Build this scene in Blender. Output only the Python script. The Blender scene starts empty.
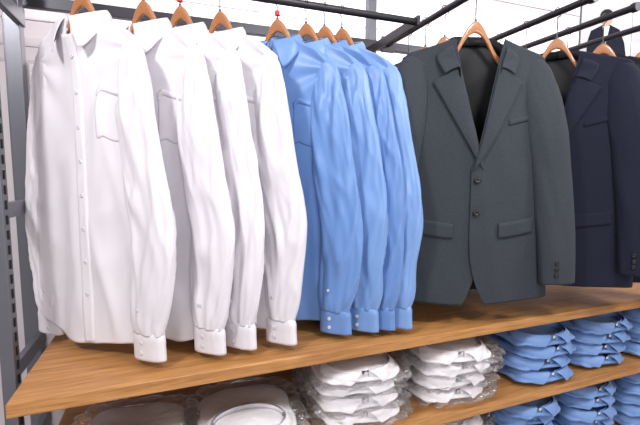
import bpy, math, random
import numpy as np
from mathutils import Vector, Matrix
CLOSE=0
CZ=1.5
S=bpy.context.scene
S.view_settings.view_transform='Standard'

# ---------------------------------------------------------------- helpers
def lin(c):
    return tuple(((v/255)/12.92 if v/255<=.04045 else ((v/255+.055)/1.055)**2.4) for v in c)+(1,)
def sm(a,b,x):
    t=np.clip((x-a)/(b-a),0,1); return t*t*(3-2*t)
class Perlin:
    def __init__(s,seed):
        r=np.random.RandomState(seed); s.p=np.concatenate([r.permutation(256)]*2)
        a=r.rand(256)*2*np.pi; s.g=np.stack([np.cos(a),np.sin(a)],-1)
    def __call__(s,x,y):
        x,y=np.broadcast_arrays(np.asarray(x,float),np.asarray(y,float))
        xi=np.floor(x).astype(int); yi=np.floor(y).astype(int); xf=x-xi; yf=y-yi
        u=xf**3*(xf*(xf*6-15)+10); v=yf**3*(yf*(yf*6-15)+10)
        def gr(i,j,dx,dy):
            g=s.g[s.p[(s.p[i&255]+j)&255]]; return g[...,0]*dx+g[...,1]*dy
        a=gr(xi,yi,xf,yf); b=gr(xi+1,yi,xf-1,yf); c=gr(xi,yi+1,xf,yf-1); d=gr(xi+1,yi+1,xf-1,yf-1)
        return ((a+(b-a)*u)+((c+(d-c)*u)-(a+(b-a)*u))*v)*1.5
def ridge(n): return np.exp(-(n*3.6)**2)
class MB:
    def __init__(s): s.v=[];s.f=[];s.m=[];s.n=0
    def grid(s,P,mat=0,wu=False,wv=False):
        P=np.asarray(P,float); n,m=P.shape[:2]; b=s.n
        s.v.extend(map(tuple,P.reshape(-1,3))); s.n+=n*m
        for i in range(n if wu else n-1):
            i2=(i+1)%n
            for j in range(m if wv else m-1):
                j2=(j+1)%m
                s.f.append((b+i*m+j,b+i*m+j2,b+i2*m+j2,b+i2*m+j)); s.m.append(mat)
    def poly(s,pts,mat=0):
        b=s.n; s.v.extend([tuple(p) for p in pts]); s.n+=len(pts)
        s.f.append(tuple(range(b,b+len(pts)))); s.m.append(mat)
    def box(s,c,h,mat=0,R=None):
        b=s.n; c=Vector(c)
        for dx in(-1,1):
            for dy in(-1,1):
                for dz in(-1,1):
                    q=Vector((dx*h[0],dy*h[1],dz*h[2]))
                    if R: q=R@q
                    s.v.append(tuple(c+q))
        s.n+=8
        for f in((0,1,3,2),(4,6,7,5),(0,4,5,1),(2,3,7,6),(0,2,6,4),(1,5,7,3)):
            s.f.append(tuple(b+i for i in f)); s.m.append(mat)
    def tube(s,pts,r,mat=0,seg=10,caps=True):
        pts=[Vector(p) for p in pts]; rings=[]; up=None
        for i,p in enumerate(pts):
            t=(pts[min(i+1,len(pts)-1)]-pts[max(i-1,0)]).normalized()
            if up is None: up=Vector((0,0,1)) if abs(t.z)<.9 else Vector((1,0,0))
            a=t.cross(up).normalized(); up=a.cross(t).normalized()
            rings.append([tuple(p+(a*math.cos(k/seg*2*math.pi)+up*math.sin(k/seg*2*math.pi))*r) for k in range(seg)])
        s.grid(rings,mat,wv=True)
        if caps: s.poly(rings[0],mat); s.poly(rings[-1][::-1],mat)
    def button(s,c,r=.0055,th=.002,mat=1,d=(0,-1,0)):
        d=Vector(d).normalized(); q=d.to_track_quat('Z','Y').to_matrix(); c=Vector(c)
        prof=[(r,0),(r,th*.8),(r*.85,th),(r*.6,th*.8),(.0001,th*.7)]
        s.grid([[tuple(c+q@Vector((a*math.cos(k/14*2*math.pi),a*math.sin(k/14*2*math.pi),h))) for k in range(14)] for a,h in prof],mat,wv=True)
    def build(s,name,mats,loc=(0,0,0),rz=0,smooth=True,solid=0,bevel=0,parent=None):
        me=bpy.data.meshes.new(name); me.from_pydata(s.v,[],s.f); 
        for m in mats: me.materials.append(m)
        me.polygons.foreach_set('material_index',s.m)
        me.polygons.foreach_set('use_smooth',[smooth]*len(s.f)); me.update()
        o=bpy.data.objects.new(name,me); S.collection.objects.link(o); o.location=loc; o.rotation_euler=(0,0,rz)
        if solid:
            k=o.modifiers.new('thickness','SOLIDIFY'); k.thickness=solid; k.offset=0
        if bevel:
            k=o.modifiers.new('bevel','BEVEL'); k.width=bevel; k.segments=2; k.limit_method='ANGLE'
        if parent: o.parent=parent
        return o
def empty(name,loc=(0,0,0),rz=0):
    o=bpy.data.objects.new(name,None); S.collection.objects.link(o); o.location=loc; o.rotation_euler=(0,0,rz); return o
def catmull(ts,pts,q):
    pts=np.asarray(pts,float); ts=np.asarray(ts,float)
    if pts.ndim==1: pts=pts[:,None]
    m=np.gradient(pts,ts,axis=0); i=np.clip(np.searchsorted(ts,q)-1,0,len(ts)-2)
    h=(ts[i+1]-ts[i])[:,None]; u=((q-ts[i])[:,None])/h
    return (2*u**3-3*u**2+1)*pts[i]+(u**3-2*u**2+u)*h*m[i]+(-2*u**3+3*u**2)*pts[i+1]+(u**3-u**2)*h*m[i+1]

# ---------------------------------------------------------------- materials
def mat(name,col,rough=.6,metal=0,sheen=0,bump=None,var=0,coat=0,spec=.5):
    m=bpy.data.materials.new(name); m.use_nodes=True; nt=m.node_tree; b=nt.nodes['Principled BSDF']
    c=lin(col); b.inputs['Base Color'].default_value=c; b.inputs['Roughness'].default_value=rough
    b.inputs['Metallic'].default_value=metal; b.inputs['Specular IOR Level'].default_value=spec
    b.inputs['Sheen Weight'].default_value=sheen; b.inputs['Coat Weight'].default_value=coat
    tc=nt.nodes.new('ShaderNodeTexCoord')
    if var:
        n=nt.nodes.new('ShaderNodeTexNoise'); n.inputs['Scale'].default_value=260; n.inputs['Detail'].default_value=4
        mp=nt.nodes.new('ShaderNodeMapping'); mp.inputs['Scale'].default_value=(1,1,1)
        nt.links.new(tc.outputs['Object'],mp.inputs[0]); nt.links.new(mp.outputs[0],n.inputs['Vector'])
        r=nt.nodes.new('ShaderNodeValToRGB'); r.color_ramp.elements[0].position=.3; r.color_ramp.elements[1].position=.7
        r.color_ramp.elements[0].color=tuple(x*(1-var) for x in c[:3])+(1,); r.color_ramp.elements[1].color=tuple(min(1,x*(1+var)) for x in c[:3])+(1,)
        nt.links.new(n.outputs['Fac'],r.inputs[0]); nt.links.new(r.outputs[0],b.inputs['Base Color'])
    if bump:
        n=nt.nodes.new('ShaderNodeTexNoise'); n.inputs['Scale'].default_value=bump[0]; n.inputs['Detail'].default_value=5
        nt.links.new(tc.outputs['Object'],n.inputs['Vector'])
        k=nt.nodes.new('ShaderNodeBump'); k.inputs['Strength'].default_value=bump[1]; k.inputs['Distance'].default_value=bump[2]
        nt.links.new(n.outputs['Fac'],k.inputs['Height']); nt.links.new(k.outputs[0],b.inputs['Normal'])
    return m
M_white=mat('white_cotton',(222,219,226),.45,sheen=.1,bump=(30,.10,.003))
M_whitef=mat('white_cotton_folded',(244,242,247),.5,sheen=.1,bump=(45,.25,.004))
M_blues=[mat('blue_twill',c,.42,sheen=.15,bump=(30,.10,.003)) for c in((102,140,198),(112,149,204),(98,135,194),(118,154,208))]
M_blue2=mat('blue_twill_folded',(108,143,198),.5,sheen=.15,bump=(45,.25,.004))
M_wbtn=mat('pearl_button',(205,205,212),.25)
M_grey=mat('charcoal_wool',(51,56,63),.85,sheen=.03,bump=(500,.2,.0015),var=.17,spec=.25)
M_navy=mat('navy_wool',(26,29,46),.85,sheen=.03,bump=(500,.25,.0015),var=.15,spec=.25)
M_navy2=mat('midnight_wool',(17,19,30),.85,sheen=.03,bump=(500,.25,.0015),var=.15,spec=.25)
M_lining=mat('dark_lining',(17,18,22),.6,spec=.3)
M_dbtn=mat('horn_button',(24,22,22),.3)
M_hang=mat('hanger_beech',(168,112,72),.35,coat=.4,var=.12)
M_wire=mat('dark_wire',(70,66,66),.3,metal=1)
M_steel=mat('painted_steel',(112,114,122),.35,metal=.5)
M_dsteel=mat('dark_steel',(58,58,64),.4,metal=.6)
M_red=mat('red_tag',(200,30,40),.5)
M_wall=mat('wall_paint',(232,224,228),.8,bump=(30,.05,.002))
M_panel=mat('back_panel_paint',(204,197,201),.7)
M_ceil=mat('ceiling_paint',(244,240,243),.8,bump=(20,.05,.002))
M_beam=mat('beam_paint',(232,227,231),.7)
M_slot=mat('slot_black',(10,10,12),.8)

def woodmat():
    m=bpy.data.materials.new('oak_veneer'); m.use_nodes=True; nt=m.node_tree; b=nt.nodes['Principled BSDF']
    tc=nt.nodes.new('ShaderNodeTexCoord'); mp=nt.nodes.new('ShaderNodeMapping'); mp.inputs['Scale'].default_value=(1.2,22,22)
    n=nt.nodes.new('ShaderNodeTexNoise'); n.inputs['Scale'].default_value=3; n.inputs['Detail'].default_value=8; n.inputs['Distortion'].default_value=.6
    n2=nt.nodes.new('ShaderNodeTexNoise'); n2.inputs['Scale'].default_value=12; n2.inputs['Detail'].default_value=6
    nt.links.new(tc.outputs['Object'],mp.inputs[0]); nt.links.new(mp.outputs[0],n.inputs['Vector']); nt.links.new(mp.outputs[0],n2.inputs['Vector'])
    mx=nt.nodes.new('ShaderNodeMath'); mx.operation='MULTIPLY_ADD'; mx.inputs[1].default_value=.45
    nt.links.new(n2.outputs['Fac'],mx.inputs[0])
    m2=nt.nodes.new('ShaderNodeMath'); m2.operation='MULTIPLY'; m2.inputs[1].default_value=.55
    nt.links.new(n.outputs['Fac'],m2.inputs[0]); nt.links.new(m2.outputs[0],mx.inputs[2])
    r=nt.nodes.new('ShaderNodeValToRGB'); r.color_ramp.elements[0].position=.34; r.color_ramp.elements[1].position=.62
    r.color_ramp.elements[0].color=lin((146,96,50)); r.color_ramp.elements[1].color=lin((194,142,86))
    nt.links.new(mx.outputs[0],r.inputs[0]); nt.links.new(r.outputs[0],b.inputs['Base Color'])
    b.inputs['Roughness'].default_value=.4
    k=nt.nodes.new('ShaderNodeBump'); k.inputs['Strength'].default_value=.15; k.inputs['Distance'].default_value=.001
    nt.links.new(mx.outputs[0],k.inputs['Height']); nt.links.new(k.outputs[0],b.inputs['Normal'])
    return m
M_wood=woodmat()
def plasticmat():
    m=bpy.data.materials.new('clear_polybag'); m.use_nodes=True; nt=m.node_tree; nt.nodes.clear()
    o=nt.nodes.new('ShaderNodeOutputMaterial'); t=nt.nodes.new('ShaderNodeBsdfTransparent'); t.inputs[0].default_value=(1,1,1,1)
    g=nt.nodes.new('ShaderNodeBsdfGlossy'); g.inputs['Roughness'].default_value=.2; g.inputs['Color'].default_value=(1,1,1,1)
    x=nt.nodes.new('ShaderNodeMixShader'); l=nt.nodes.new('ShaderNodeFresnel'); l.inputs[0].default_value=1.4
    a=nt.nodes.new('ShaderNodeMath'); a.operation='MULTIPLY_ADD'; a.inputs[1].default_value=.6; a.inputs[2].default_value=.05
    tc=nt.nodes.new('ShaderNodeTexCoord'); n=nt.nodes.new('ShaderNodeTexNoise'); n.inputs['Scale'].default_value=26; n.inputs['Detail'].default_value=5; n.inputs['Distortion'].default_value=2
    k=nt.nodes.new('ShaderNodeBump'); k.inputs['Strength'].default_value=1; k.inputs['Distance'].default_value=.02
    L=nt.links.new
    L(tc.outputs['Object'],n.inputs['Vector']); L(n.outputs['Fac'],k.inputs['Height']); L(k.outputs[0],g.inputs['Normal'])
    L(l.outputs[0],a.inputs[0]); L(a.outputs[0],x.inputs[0]); L(t.outputs[0],x.inputs[1]); L(g.outputs[0],x.inputs[2]); L(x.outputs[0],o.inputs[0])
    return m
M_poly=plasticmat()

# ---------------------------------------------------------------- garments
def sleeve(mb,ts,pts,rw,rd,sgn,N,amp,mati,L=120,M=56,k=(1.2,4.6),off=0,fine=.35):
    q=np.linspace(ts[0],ts[-1],L); C=catmull(ts,pts,q); W=catmull(ts,rw,q)[:,0]; D=catmull(ts,rd,q)[:,0]
    T=np.gradient(C,axis=0); T/=np.linalg.norm(T,axis=1)[:,None]
    Nn=np.stack([-T[:,2],0*T[:,0],T[:,0]],-1); Nn/=np.linalg.norm(Nn,axis=1)[:,None]
    ph=np.linspace(0,2*np.pi,M,endpoint=False)[None,:]
    l=q[:,None]
    cp=np.sign(np.cos(ph))*np.abs(np.cos(ph))**.9; sp=np.sign(np.sin(ph))*np.abs(np.sin(ph))**.8
    n1=N(np.cos(ph)*k[0]+l*k[1]*.4+off,np.sin(ph)*k[0]*.8+l*k[1]+3.3)
    n2=N(np.cos(ph)*k[0]*1.7-l*k[1]*.9+7.7+off,np.sin(ph)*k[0]*1.5+l*k[1]*.8)
    n3=N(np.cos(ph)*2+11+off+l*2,np.sin(ph)*2+l*7)
    env=sm(0,.16,(q-ts[0])/(ts[-1]-ts[0]))[:,None]
    d=amp*env*((ridge(n1)-.4)*1.0+(ridge(n2)-.4)*.6+n3*fine)
    X=C[:,None,0]+Nn[:,None,0]*((W[:,None]+d*.4)*cp)
    Z=C[:,None,2]+Nn[:,None,2]*((W[:,None]+d*.4)*cp)
    Y=C[:,None,1]+(D[:,None]+d)*sp
    mb.grid(np.stack([X*sgn,Y,Z],-1),mati,wv=True)
    return C,W,D

def make_shirt(name,loc,rz,M,seed,pocket=True):
    N=Perlin(seed); R=np.random.RandomState(seed+50); p=R.rand(8)*6.28; mb=MB()
    def Wd(t): return .206+.042*sm(0,.45,t)-.006*sm(.45,.7,t)+.012*sm(.7,1,t)
    def ztop(x,fr):
        a=np.abs(x); out=-.040-np.clip(a-.075,0,1)*.50-1.4*np.clip(a-.14,0,1)**1.6
        dip=(.052 if fr else -.006)*np.clip(1-(a/.078)**2,0,1)
        return out-dip
    def F(s,t,fr):
        s=np.asarray(s,float); t=np.asarray(t,float); s,t=np.broadcast_arrays(s,t)
        w=Wd(t); x=s*w; zh=-.945+.06*np.abs(s)**2.5+(0 if fr else -.01)+.006*np.sin(s*5+p[5])
        z=ztop(s*Wd(0),fr)*(1-t)+zh*t
        D=.013+.012*sm(0,.35,t)
        y=D*np.clip(1-s*s,0,1)**.4+.034*np.exp(-(x/.085)**2)*np.exp(-t*8)
        A=.0012+.0080*sm(.04,.95,t); o=0 if fr else 40
        f=A*(.9*np.sin(s*5.5+.9*np.sin(1.8*t+p[0])+p[1]+o)+.35*np.sin(s*12+1.2*np.sin(2.4*t+p[2])+p[3]+o))
        f+=A*.9*(ridge(N(x*8+z*1.2+o,z*1.0+o))-.4)
        f+=.0034*(ridge(N(x*7-z*4+20+o,z*3+x*4+o))-.4)*sm(.03,.25,t)
        for sg in(-1,1):
            dx=x-sg*.20; dz=z+.14; rr=np.sqrt(dx*dx+dz*dz)+1e-4; an=np.arctan2(dx*sg,-dz)
            f+=.0035*np.exp(-(rr/.24)**2)*sm(0,.06,rr)*np.sin(an*9+p[4]+sg)
        f*=np.clip(1-np.abs(s)**8,0,1)
        if fr: f*=1-.5*np.exp(-(x/.03)**2)
        x=x+.008*N(z*4+sgnoise,0.5)*np.abs(s)
        return np.stack([x,(-1 if fr else 1)*(y+f),z],-1)
    sgnoise=seed*1.7
    s=np.sin(np.linspace(-1,1,120)*np.pi/2)[None,:]; t=np.linspace(0,1,150)[:,None]
    mb.grid(F(s,t,True),0); mb.grid(F(s,t,False),0)
    def strip(x0,x1,t0,t1,off,n=6,m=100):
        xs=np.linspace(x0,x1,n)[None,:]; tt=np.linspace(t0,t1,m)[:,None]
        P=F(xs/Wd(tt),tt,True); P[...,1]-=off; P[:,0,1]+=off; P[:,-1,1]+=off
        return P
    mb.grid(strip(-.019,.019,.0,.995,.0035,8,130),0)
    for tb in(.06,.17,.28,.39,.50,.61,.72,.83):
        c=F(0.0,tb,True); mb.button((c[0],c[1]-.0035,c[2]),.0055,.0022,1)
    if pocket:
        xs=np.linspace(.068,.172,24)[None,:]; v=np.linspace(0,1,24)[:,None]
        tt=.20+.145*v+ .018*sm(.7,1,v)*(-np.abs((xs-.12)/.052)**1.5+1)
        P=F(xs/Wd(tt),tt,True); P[...,1]-=.0009; P[0,:,1]-=.0004
        P[:,0,1]+=.0009;P[:,-1,1]+=.0009;P[-1,:,1]+=.0009
        mb.grid(P,0)
        P2=F(xs/Wd(.2+.0*xs),.2+np.linspace(0,.02,3)[:,None]+0*xs,True); P2[...,1]-=.0015; mb.grid(P2,0)
    # collar stand and leaf
    g=.10; ph=np.linspace(-np.pi+g,np.pi-g,90)[None,:]; u=np.linspace(0,1,12)[:,None]
    zt=-.002-.042*(1-np.cos(ph))/2; zb=-.036-.062*(1-np.cos(ph))/2
    mb.grid(np.stack([(.072+.004*(1-u))*np.sin(ph)+0*u,(.044)*np.cos(ph)+.002*u*0,zt*u+zb*(1-u)],-1),0)
    fr=((1-np.cos(ph))/2)**4
    phb=ph*(1-.15*u*fr)
    out=.003+.015*np.sin(u*np.pi/2)+.004*fr*u
    zl=zt+.004*np.sin(u*np.pi)-u**1.1*(.044+.044*fr)
    mb.grid(np.stack([(.072+out)*np.sin(phb),(.044+out)*np.cos(phb),zl],-1),0)
    mb.button((0,-.048,-.078),.005,.002,1)
    for sg in(-1,1):
        j=R.rand(6)*.02-.01; yo=-.014 if sg==1 else .004
        ts=[0,.03,.09,.2,.36,.52,.66,.76,.80]
        pts=[(.162,0,-.122),(.172,0,-.146),(.177,yo*.3,-.20),(.192,yo,-.31),(.214+j[0],yo,-.46),(.232+j[1],yo*1.2,-.61),(.228+j[2],yo*1.3,-.75),(.222+j[3],yo*1.2,-.85),(.220+j[3],yo*1.2,-.888)]
        C,W,D=sleeve(mb,ts,pts,[.024,.038,.050,.061,.069,.070,.065,.057,.047],[.011,.013,.015,.017,.018,.019,.020,.019,.016],sg,N,.0074,0,L=150,off=sg*5)
        c=C[-1]; 
        sleeve(mb,[0,.01,.04,.072],[(c[0],c[1],c[2]+.006),(c[0],c[1],c[2]-.004),(c[0]+.001,c[1],c[2]-.036),(c[0]+.002,c[1],c[2]-.07)],[.047,.051,.052,.053],[.016,.018,.017,.017],sg,N,.0012,0,L=14,off=3)
        mb.button((sg*(c[0]-.012),c[1]-.0185,c[2]-.022),.0052,.002,1); mb.button((sg*(c[0]-.012),c[1]-.0185,c[2]-.05),.0052,.002,1)
        mb.button((sg*(c[0]-.014),c[1]-.024,c[2]+.07),.0045,.002,1)
    return mb.build(name,[M,M_wbtn],loc,rz,solid=.0012)

def make_jacket(name,loc,rz,M,seed):
    N=Perlin(seed); R=np.random.RandomState(seed); p=R.rand(8)*6.28; mb=MB()
    def Wd(t): return .236+.016*sm(0,.3,t)-.014*np.exp(-((t-.5)/.2)**2)+.024*sm(.6,1,t)
    def ztop(x):
        a=np.abs(x); return -.032-np.clip(a-.08,0,1)*.28-2.2*np.clip(a-.205,0,1)**1.6
    def Y(x,z,t,fr,o=0):
        w=Wd(t); s=np.clip(x/w,-1,1); D=.020+.030*sm(0,.4,t)
        y=D*np.clip(1-s*s,0,1)**.45+.036*np.exp(-(x/.11)**2)*np.exp(-t*5)
        A=.001+.005*sm(.1,1,t)
        f=A*(np.sin(s*4+p[0]+np.sin(2*t+p[1])+o)+.8*(ridge(N(x*5+z+o,z*1.0+o))-.4))
        f+=.0025*(ridge(N(x*5-z*3+9+o,z*3+x*3))-.4)*sm(.05,.2,t)
        return y+f*np.clip(1-np.abs(s)**8,0,1)
    s=np.sin(np.linspace(-1,1,90)*np.pi/2)[None,:]; t=np.linspace(0,1,110)[:,None]
    x=s*Wd(t); z=ztop(s*Wd(0))*(1-t)-.86*t
    mb.grid(np.stack([x,Y(x,z,t,False,30),z],-1),0)
    mb.grid(np.stack([x*.97,Y(x,z,t,False,30)-.006,z],-1),2)
    zb=-.45
    def xe(z,sg):
        c=np.clip((z-zb)/(-.03-zb),0,1)
        e=-.022+.104*c**.92
        cut=np.clip((-z-.62)/.27,0,1)
        return e+.065*cut**2.8
    def panelP(sg,a,v):
        zn=-.05*(1-v)-.885*v
        w=Wd(v); e=xe(zn,sg); x0=e+(w-e)*a
        z=ztop(x0)*(1-v)+(-.885+.015*a)*v
        y=Y(x0*sg,z,v,True)
        y=y-(.003 if sg<0 else -.003)
        return np.stack([x0*sg,-y,z],-1)
    a=np.linspace(0,1,70)[None,:]; v=np.linspace(0,1,120)[:,None]
    for sg in(-1,1): mb.grid(panelP(sg,a,v),0)
    def surf(x,z,sg,off):
        x=np.asarray(x,float); z=np.asarray(z,float)
        zt=ztop(x); tt=np.clip((zt-z)/(zt+.875),0,1)
        return np.stack([x*sg,-(Y(x*sg,z,tt,True)+off+(.003 if sg>0 else -.003)),z],-1)
    for sg in(-1,1):
        c=np.linspace(0,1,60)[:,None]; u=np.linspace(0,1,14)[None,:]
        zr=zb+(-.115-zb)*c+0*u; xr=xe(zr,sg)
        xo=-.022+.01*c+.158*c**.9; zo=zb+( -.165-zb)*c
        xx=xr+(xo-xr)*u; zz=zr+(zo-zr)*u
        off=.003+.014*np.sin(np.clip(u,0,1)*np.pi*.5+.15)*np.exp(-u*1.0)*1.2*sm(0,.1,c+.02)
        mb.grid(surf(xx,zz,sg,off),0)
        g=np.linspace(0,1,40); tsx=[0,.25,.5,.75,1]
        fl=catmull(tsx,[(0,.056,.004),(.05,.046,0),(.079,.012,-.022),(.084,-.026,-.064),(.066,-.055,-.122)],g)
        ol=catmull(tsx,[(0,.078,-.036),(.078,.062,-.04),(.118,.014,-.058),(.134,-.03,-.092),(.112,-.05,-.142)],g)
        uu=np.linspace(0,1,10)[:,None,None]
        P=fl[None]*(1-uu)+ol[None]*uu
        P=P.copy(); bulge=np.sin(np.linspace(0,1,10)*np.pi)[:,None]*.006
        P[...,2]+=bulge*.7; 
        fy=surf(np.abs(P[...,0]),P[...,2],1,.007)[...,1]
        wgt=sm(.55,.8,g)[None,:]
        P[...,1]=P[...,1]*(1-wgt)+np.minimum(P[...,1],fy)*wgt
        P[...,0]*=sg
        mb.grid(P,0)
        st=fl.copy(); lo=fl.copy(); lo[:,2]-=.03; lo[:,0]*=.96; lo[:,1]*=.9; A=np.stack([st,lo]); A[...,0]*=sg; mb.grid(A,2)
        xs=np.linspace(.075,.200,20)[None,:]; k=np.linspace(0,1,8)[:,None]
        zz=-.605+.01*(xs-.14)/.065-k*(.05-.006*np.abs((xs-.14)/.065)**6)
        P=surf(xs+0*k,zz,sg,.0065); P[0,:,1]+=.005;  mb.grid(P,0)
    xs=np.linspace(.10,.185,14)[None,:]; k=np.linspace(0,1,4)[:,None]
    P=surf(xs+0*k,-.27+.012*(xs-.15)/.05-k*.020,1,.0035); P[0,:,1]+=.002; P[-1,:,1]+=.003; mb.grid(P,0)
    for zz in(-.475,-.58):
        q=surf(np.array(-.004),np.array(zz),1,.005); mb.button(tuple(q),.009,.004,1)
    for sg in(-1,1):
        yo=-.022
        ts=[0,.03,.08,.2,.36,.52,.66,.76]
        pts=[(.182,0,-.096),(.198,0,-.119),(.214,yo*.3,-.175),(.234,yo,-.29),(.258,yo*1.1,-.44),(.276,yo*1.5,-.59),(.284,yo*2,-.72),(.288,yo*2.2,-.815)]
        C,W,D=sleeve(mb,ts,pts,[.030,.049,.060,.066,.066,.064,.060,.057],[.018,.026,.033,.036,.034,.032,.030,.028],sg,N,.0035,0,L=110,k=(.7,2.4),off=sg*6,fine=.1)
        c=C[-1]
        for kk in range(3): mb.button((sg*(c[0]-.022),c[1]-.0285,c[2]+.03+kk*.02),.006,.003,1)
    return mb.build(name,[M,M_dbtn,M_lining],loc,rz,solid=.0018)

def make_hanger(loc,rz,hook_rz,rail_dz,wide=.18,tag=None):
    e=empty('clothes_hanger',loc,rz)
    mb=MB(); rings=[]
    for x in np.linspace(-wide,wide,61):
        a=abs(x)/wide; top=-.050-.42*abs(x)+.088*math.exp(-(abs(x)/.056)**2.6); h=.026-.010*a+.014*math.exp(-(x/.04)**2)
        zc=top-h/2; hz=h/2; hy=.006+.004*a**2
        if a>.97: hz*=.6; hy*=.6
        rings.append([(x,hy*math.copysign(abs(math.cos(q))**.6,math.cos(q)),zc+hz*math.copysign(abs(math.sin(q))**.6,math.sin(q))) for q in np.linspace(0,2*math.pi,16,endpoint=False)])
    mb.grid(rings,0,wv=True); mb.poly(rings[0]); mb.poly(rings[-1][::-1])
    mb.build('wooden_body',[M_hang],parent=e)
    mb=MB(); pts=[(0,0,.03),(0,0,.045),(0,0,rail_dz-.034)]
    r=.0165
    for q in np.linspace(-90,175,28):
        t=math.radians(q); pts.append((r*math.cos(t),0,rail_dz+r*math.sin(t)) if q>-89 else (0.0,0,rail_dz-.018))
    mb.tube(pts,.0019,0,8)
    mb.tube([(0,0,.033),(0,0,.041)],.0045,0,10)
    o=mb.build('metal_hook',[M_wire],parent=e); o.rotation_euler=(0,0,hook_rz-rz)
    if tag:
        mb=MB(); mb.tube([(0,0,.048),(0,0,.062)],.008,0,14); mb.build('size_marker',[tag],parent=e)
    return e

Z0=CZ+.46
YR=1.3
shirts=[(-.21,-43,'w'),(-.055,-45,'w'),(.045,-47,'w'),(.160,-48,'w'),(.340,-46,'b'),(.437,-49,'b'),(.502,-51,'b'),(.565,-53,'b')]
for i,(x,a,c) in enumerate(shirts):
    r=math.radians(a)
    make_shirt('white_dress_shirt' if c=='w' else 'blue_dress_shirt',(x,YR,Z0),r,M_white if c=='w' else M_blues[i-4],11+i*7,True)
    make_hanger((x,YR,Z0),r,math.radians(90),.095,tag=M_red if i in(4,2) else None)
ZJ=CZ+.47
ARM=(.965,1.37,1.59,1.83)
jk=[(0,1.11,-17,M_grey,'grey_suit_jacket',1.03),(0,1.27,-28,M_grey,'grey_suit_jacket',1),(0,1.39,-28,M_navy,'navy_suit_jacket',1),(0,1.51,-28,M_navy2,'navy_suit_jacket',1),
    (1,1.14,-52,M_navy,'navy_suit_jacket',1),(1,1.28,-52,M_navy2,'navy_suit_jacket',1),(1,1.42,-52,M_navy,'navy_suit_jacket',1),
    (2,1.12,-52,M_navy2,'navy_suit_jacket',1),(2,1.27,-52,M_navy,'navy_suit_jacket',1),(3,1.12,-52,M_navy,'navy_suit_jacket',1)]
for i,(ai,y,a,m,n,sc) in enumerate(jk):
    x=ARM[ai]
    r=math.radians(a); o=make_jacket(n,(x,y,ZJ),r,m,101+i*5); o.scale=(sc,1,sc)
    make_hanger((x,y,ZJ),r,math.radians(0),.13,wide=.19)

# ---------------------------------------------------------------- fixture
YB=1.70
fx=empty('display_rack')
def bx(name,c,h,m,par=None,bevel=.002):
    mb=MB(); mb.box((0,0,0),h); o=mb.build(name,[m],c,smooth=False,bevel=bevel,parent=par); return o
mb=MB(); mb.tube([(-.47,YR,CZ+.555),(.86,YR,CZ+.555)],.0125,0,16); mb.build('hang_rail',[M_dsteel],parent=fx)
for x in(-.46,.86):
    bx('rail_bracket',(x,(YR+YB)/2,CZ+.555),(.006,(YB-YR)/2+.02,.018),M_dsteel,fx)
for j,x in enumerate(ARM):
    mb=MB(); mb.tube([(x,1.02,CZ+.60),(x,YB,CZ+.60)],.0125,0,16); mb.tube([(x,1.0,CZ+.60),(x,1.02,CZ+.60)],.017,0,16); mb.build('face_out_arm',[M_dsteel],parent=fx)
    bx('arm_plate',(x,YB-.01,CZ+.60),(.03,.006,.035),M_dsteel,fx)
bx('top_crossbar',(1.0,YB+.02,CZ+.60),(1.6,.014,.02),M_dsteel,fx)
for x in(-.50,.90,2.3):
    bx('upright_post',(x,YB+.03,CZ+(.9-CZ)/2),(.02,.02,(CZ+.9)/2),M_steel,fx)
bx('side_post',(-.425,1.28,CZ-.30),(.016,.022,1.2),M_steel,fx)
bx('side_post_rear',(-.455,1.60,CZ-.30),(.022,.022,1.2),M_steel,fx)
mb=MB()
for k in range(50): mb.box((-.408,1.28,CZ-1.2+k*.04),(.0012,.005,.012))
mb.build('post_slots',[M_slot],parent=fx,smooth=False)
for z in(.50,-.10,-.56,-.85): bx('side_rung',(-.435,1.44,CZ+z),(.010,.17,.022),M_steel,fx)
bx('back_panel',(.95,YB+.07,CZ-.55),(1.6,.008,.95),M_panel,fx)
SH=[-.52,-.81,-1.15]
for z in SH:
    bx('wood_shelf',(1.115,1.055+.30,CZ+z-.017),(1.482,.30,.017),M_wood,fx,bevel=.003)
    for x in(-.30,.88,2.2): bx('shelf_bracket',(x,1.40,CZ+z-.045),(.006,.26,.011),M_dsteel,fx)

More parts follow.
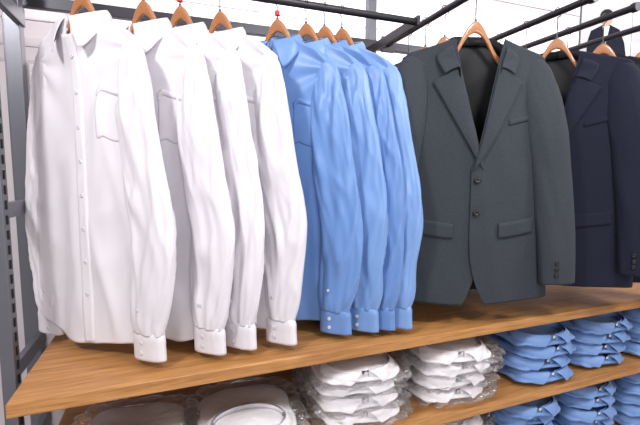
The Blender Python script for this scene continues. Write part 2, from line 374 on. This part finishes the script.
# ---------------------------------------------------------------- folded stacks
def folded(mb,c,N,rot,sc=1.0,wrap=False,seed=0):
    Rm=Matrix.Rotation(rot,3,'Z'); c=Vector(c)
    def put(P,m,wv=True):
        P=np.asarray(P); A=np.array(Rm); Q=P@A.T+np.array(c); mb.grid(Q,m,wv=wv)
    ph=np.linspace(0,2*np.pi,72,endpoint=False)[None,:]
    e=.45; cx=np.sign(np.cos(ph))*np.abs(np.cos(ph))**e; cy=np.sign(np.sin(ph))*np.abs(np.sin(ph))**e
    q=np.linspace(-np.pi/2,np.pi/2,16)[:,None]
    r=(.0001+np.cos(q)**.55); z=.018*np.sin(q)
    X=.135*sc*r*cx; Yv=.15*sc*r*cy
    X=X+.006*N(cx*2+seed,cy*2+q); Yv=Yv+.008*N(cx*2+9+seed,cy*2)
    Zz=.018+z+.005*N(X*14+seed,Yv*14)+.004*ridge(N(X*10+seed,Yv*22))
    put(np.stack([X,Yv,Zz],-1),0)
    g=.12; p2=np.linspace(-np.pi+g,np.pi-g,64)[None,:]; u=np.linspace(0,1,8)[:,None]
    rx=.098*sc; ry=.066*sc; oy=-.078*sc
    zt=.062-.010*(1-np.cos(p2))/2
    put(np.stack([(rx-.004*u)*np.sin(p2),oy+(ry-.004*u)*np.cos(p2),.028+(zt-.028)*u],-1),0,False)
    fr=((1-np.cos(p2))/2)**4; out=.004+.020*np.sin(u*np.pi/2)
    pb=p2*(1-.10*u*fr); zl=zt+.004*np.sin(u*np.pi)-u*(.030+.006*fr)
    put(np.stack([(rx+out)*np.sin(pb),oy+(ry+out)*np.cos(pb),zl+.0015*N(pb*3+seed,u*3)],-1),0,False)
    put([[(0.006*math.cos(a)*k,oy-ry-.004,.045+.006*math.sin(a)*k) for a in np.linspace(0,2*math.pi,12,endpoint=False)] for k in(1,.05)],1)
    if wrap:
        # folded yoke tucked inside the collar
        a=np.linspace(0,2*np.pi,40,endpoint=False)[None,:]; k=np.array([1,.8,.55,.3,.02])[:,None]
        put(np.stack([(rx-.006)*k*np.cos(a),oy+(ry-.006)*k*np.sin(a),.048+.012*(1-k**2)+.002*N(np.cos(a)*k*3+seed,np.sin(a)*k*3)],-1),0)
        ph=np.linspace(0,2*np.pi,110,endpoint=False)[None,:]
        cx=np.sign(np.cos(ph))*np.abs(np.cos(ph))**.5; cy=np.sign(np.sin(ph))*np.abs(np.sin(ph))**.5
        q=np.linspace(-np.pi/2,np.pi/2,36)[:,None]; r=np.cos(q)**.7+.0001
        X=.168*sc*r*cx; Yv=(.172*sc)*r*cy-.012
        h=.034+.006*N(X*9+seed,Yv*9)
        Zz=.032+h*np.sin(q)+.009*(ridge(N(X*16+seed*3,Yv*16+q))-.3)*np.cos(q*.8)
        k=1+.08*(ridge(N(cx*5+seed,cy*5+q*1.5))-.4)
        put(np.stack([X*k,Yv*k,Zz],-1),2)
def stack(name,x,y,z,n,M,wrap,seed,rot=-.1,sc=1.0,dz=.050):
    mb=MB(); R=random.Random(seed); N=Perlin(seed)
    for i in range(n):
        folded(mb,(R.uniform(-.012,.012),R.uniform(-.015,.015),i*dz+.004),N,R.uniform(-.1,.1),sc,wrap,i*3.7+seed)
    return mb.build(name,[M,M_wbtn,M_poly],(x,y,z),rot)
zl=CZ+SH[1]
xs=[(-.12,'w',2),(.20,'w',2),(.57,'w',4),(.95,'w',4),(1.37,'b',4),(1.70,'b',4),(2.04,'b',4)]
for i,(x,c,n) in enumerate(xs):
    stack('folded_white_shirt_stack' if c=='w' else 'folded_blue_shirt_stack',x,1.235 if n>2 else 1.17,zl,n,M_whitef if c=='w' else M_blue2,c=='w',200+i,sc=1.06 if c=='w' else 1.08,dz=.048 if c=='w' else .049)
zl=CZ+SH[2]
for i,(x,c) in enumerate([(.59,'w'),(.96,'w'),(1.33,'b'),(1.68,'b'),(2.03,'b')]):
    stack('folded_white_shirt_stack' if c=='w' else 'folded_blue_shirt_stack',x,1.235,zl,5,M_whitef if c=='w' else M_blue2,c=='w',300+i)

# ---------------------------------------------------------------- poster sign
pe=empty('poster_sign',(2.03,1.42,CZ+.67),math.radians(-28))
def flat(name,pts,m,y): 
    mb=MB(); mb.poly([(p[0],y,p[1]) for p in pts]); return mb.build(name,[m],parent=pe,smooth=False)
bx('sign_frame',(0,.004,0),(.121,.003,.216),M_steel,pe,.001)
bx('sign_board',(0,0,0),(.115,.004,.21),mat('poster_paper',(205,203,208),.5),pe,.001)
flat('suit_figure',[(-.085,-.12),(-.085,-.02),(-.07,.035),(-.02,.06),(.015,.06),(.06,.035),(.085,-.03),(.095,-.09),(.075,-.12)],M_navy,-.0052)
flat('shirt_front',[(-.018,.055),(.0,-.03),(.014,.055)],M_whitef,-.0056)
sk=mat('printed_skin',(205,160,135),.6)
flat('figure_head',[(.028*math.cos(a)-.002,.09+.036*math.sin(a)) for a in np.linspace(0,6.28,20,endpoint=False)],sk,-.0056)
flat('figure_hair',[(.030*math.cos(a)-.002,.104+.030*math.sin(a)) for a in np.linspace(-.1,3.3,16)],M_slot,-.006)
ink=mat('printed_ink',(90,88,92),.6)
for k,w in enumerate((.09,.07,.08,.05)): flat('caption_line',[(-.08,-.14-k*.016),(-.08+w*1.6,-.14-k*.016),(-.08+w*1.6,-.148-k*.016),(-.08,-.148-k*.016)],ink,-.0052)
bx('sign_holder',(0,.012,-.265),(.125,.008,.05),M_steel,pe)
mb=MB(); mb.tube([(0,.012,-.30),(0,.012,-.40)],.008); mb.build('sign_stem',[M_steel],parent=pe)

# ---------------------------------------------------------------- room
def wall(name,c,h,m): return bx(name,c,h,m,None,0)
wall('floor',(2,2,-.05),(8,6,.05),mat('floor_tile',(190,184,182),.35))
wall('ceiling',(2,2,2.95),(8,6,.05),M_ceil)
wall('wall_back',(2,6.05,1.45),(8,.05,1.45),M_wall)
wall('wall_right',(9.0,2,1.45),(.05,4,1.45),M_wall)
wall('wall_left',(-4.0,2,1.45),(.05,4,1.45),M_wall)
for k in range(6): wall('trim_%d'%(k+1),(2,.9+k*.9,2.82),(6,.05,.07),M_beam)
for k in range(7): wall('trim_%d'%(k+7),(-2.2+k*1.5,3,2.86),(.04,3,.035),M_beam)
for k,(x,y) in enumerate([(1.6,3.9),(3.9,3.9)]):
    e=empty('track_spotlight',(x,y,2.66)); mb=MB(); mb.tube([(0,0,.09),(0,0,0)],.012); mb.tube([(0,.0,.02),(.03,-.10,-.07)],.04,0,18); mb.build('lamp_can',[M_beam],parent=e)
mb=MB(); mb.tube([(-3,2.4,2.72),(8,2.4,2.72)],.03,0,14); mb.build('sprinkler_pipe',[M_beam])

# ---------------------------------------------------------------- lights
def area(name,loc,tgt,sx,sy,p,col=(1,.98,.97)):
    l=bpy.data.lights.new(name,'AREA'); l.shape='RECTANGLE'; l.size=sx; l.size_y=sy; l.energy=p; l.color=col
    o=bpy.data.objects.new(name,l); S.collection.objects.link(o); o.location=loc
    o.rotation_euler=(Vector(tgt)-Vector(loc)).to_track_quat('-Z','Y').to_euler()
area('ceiling_light_front',(-1.0,.1,2.7),(.3,1.3,1.4),.25,.25,27)
area('ceiling_light_mid',(.8,-.1,2.7),(1.0,1.3,1.3),.3,.3,17)
area('ceiling_light_right',(2.6,-.1,2.7),(1.6,1.3,1.3),.5,.5,28)
area('added_uplight_fill',(2.0,3.6,1.9),(2.0,3.8,5),5,3,185,(1,.98,.985))  # added fill facing up to brighten the ceiling, no store fixture
area('added_front_fill',(.4,-2.2,1.8),(.8,1.3,.6),1.5,.8,36)  # added soft fill behind the camera, lifts the stacks under the shelf
w=bpy.data.worlds.new('World'); S.world=w; w.use_nodes=True
w.node_tree.nodes['Background'].inputs[0].default_value=(1,.97,.99,1); w.node_tree.nodes['Background'].inputs[1].default_value=.42

cam=bpy.data.cameras.new('Camera'); co=bpy.data.objects.new('Camera',cam); S.collection.objects.link(co)
cam.sensor_width=36; cam.lens=22.5; cam.clip_start=.02
co.location=(0,0,CZ); co.rotation_euler=(math.radians(90-5.4),0,math.radians(-20.5)); S.camera=co
if CLOSE: cam.lens=42; co.rotation_euler=(math.radians(90+6),0,math.radians(-2))
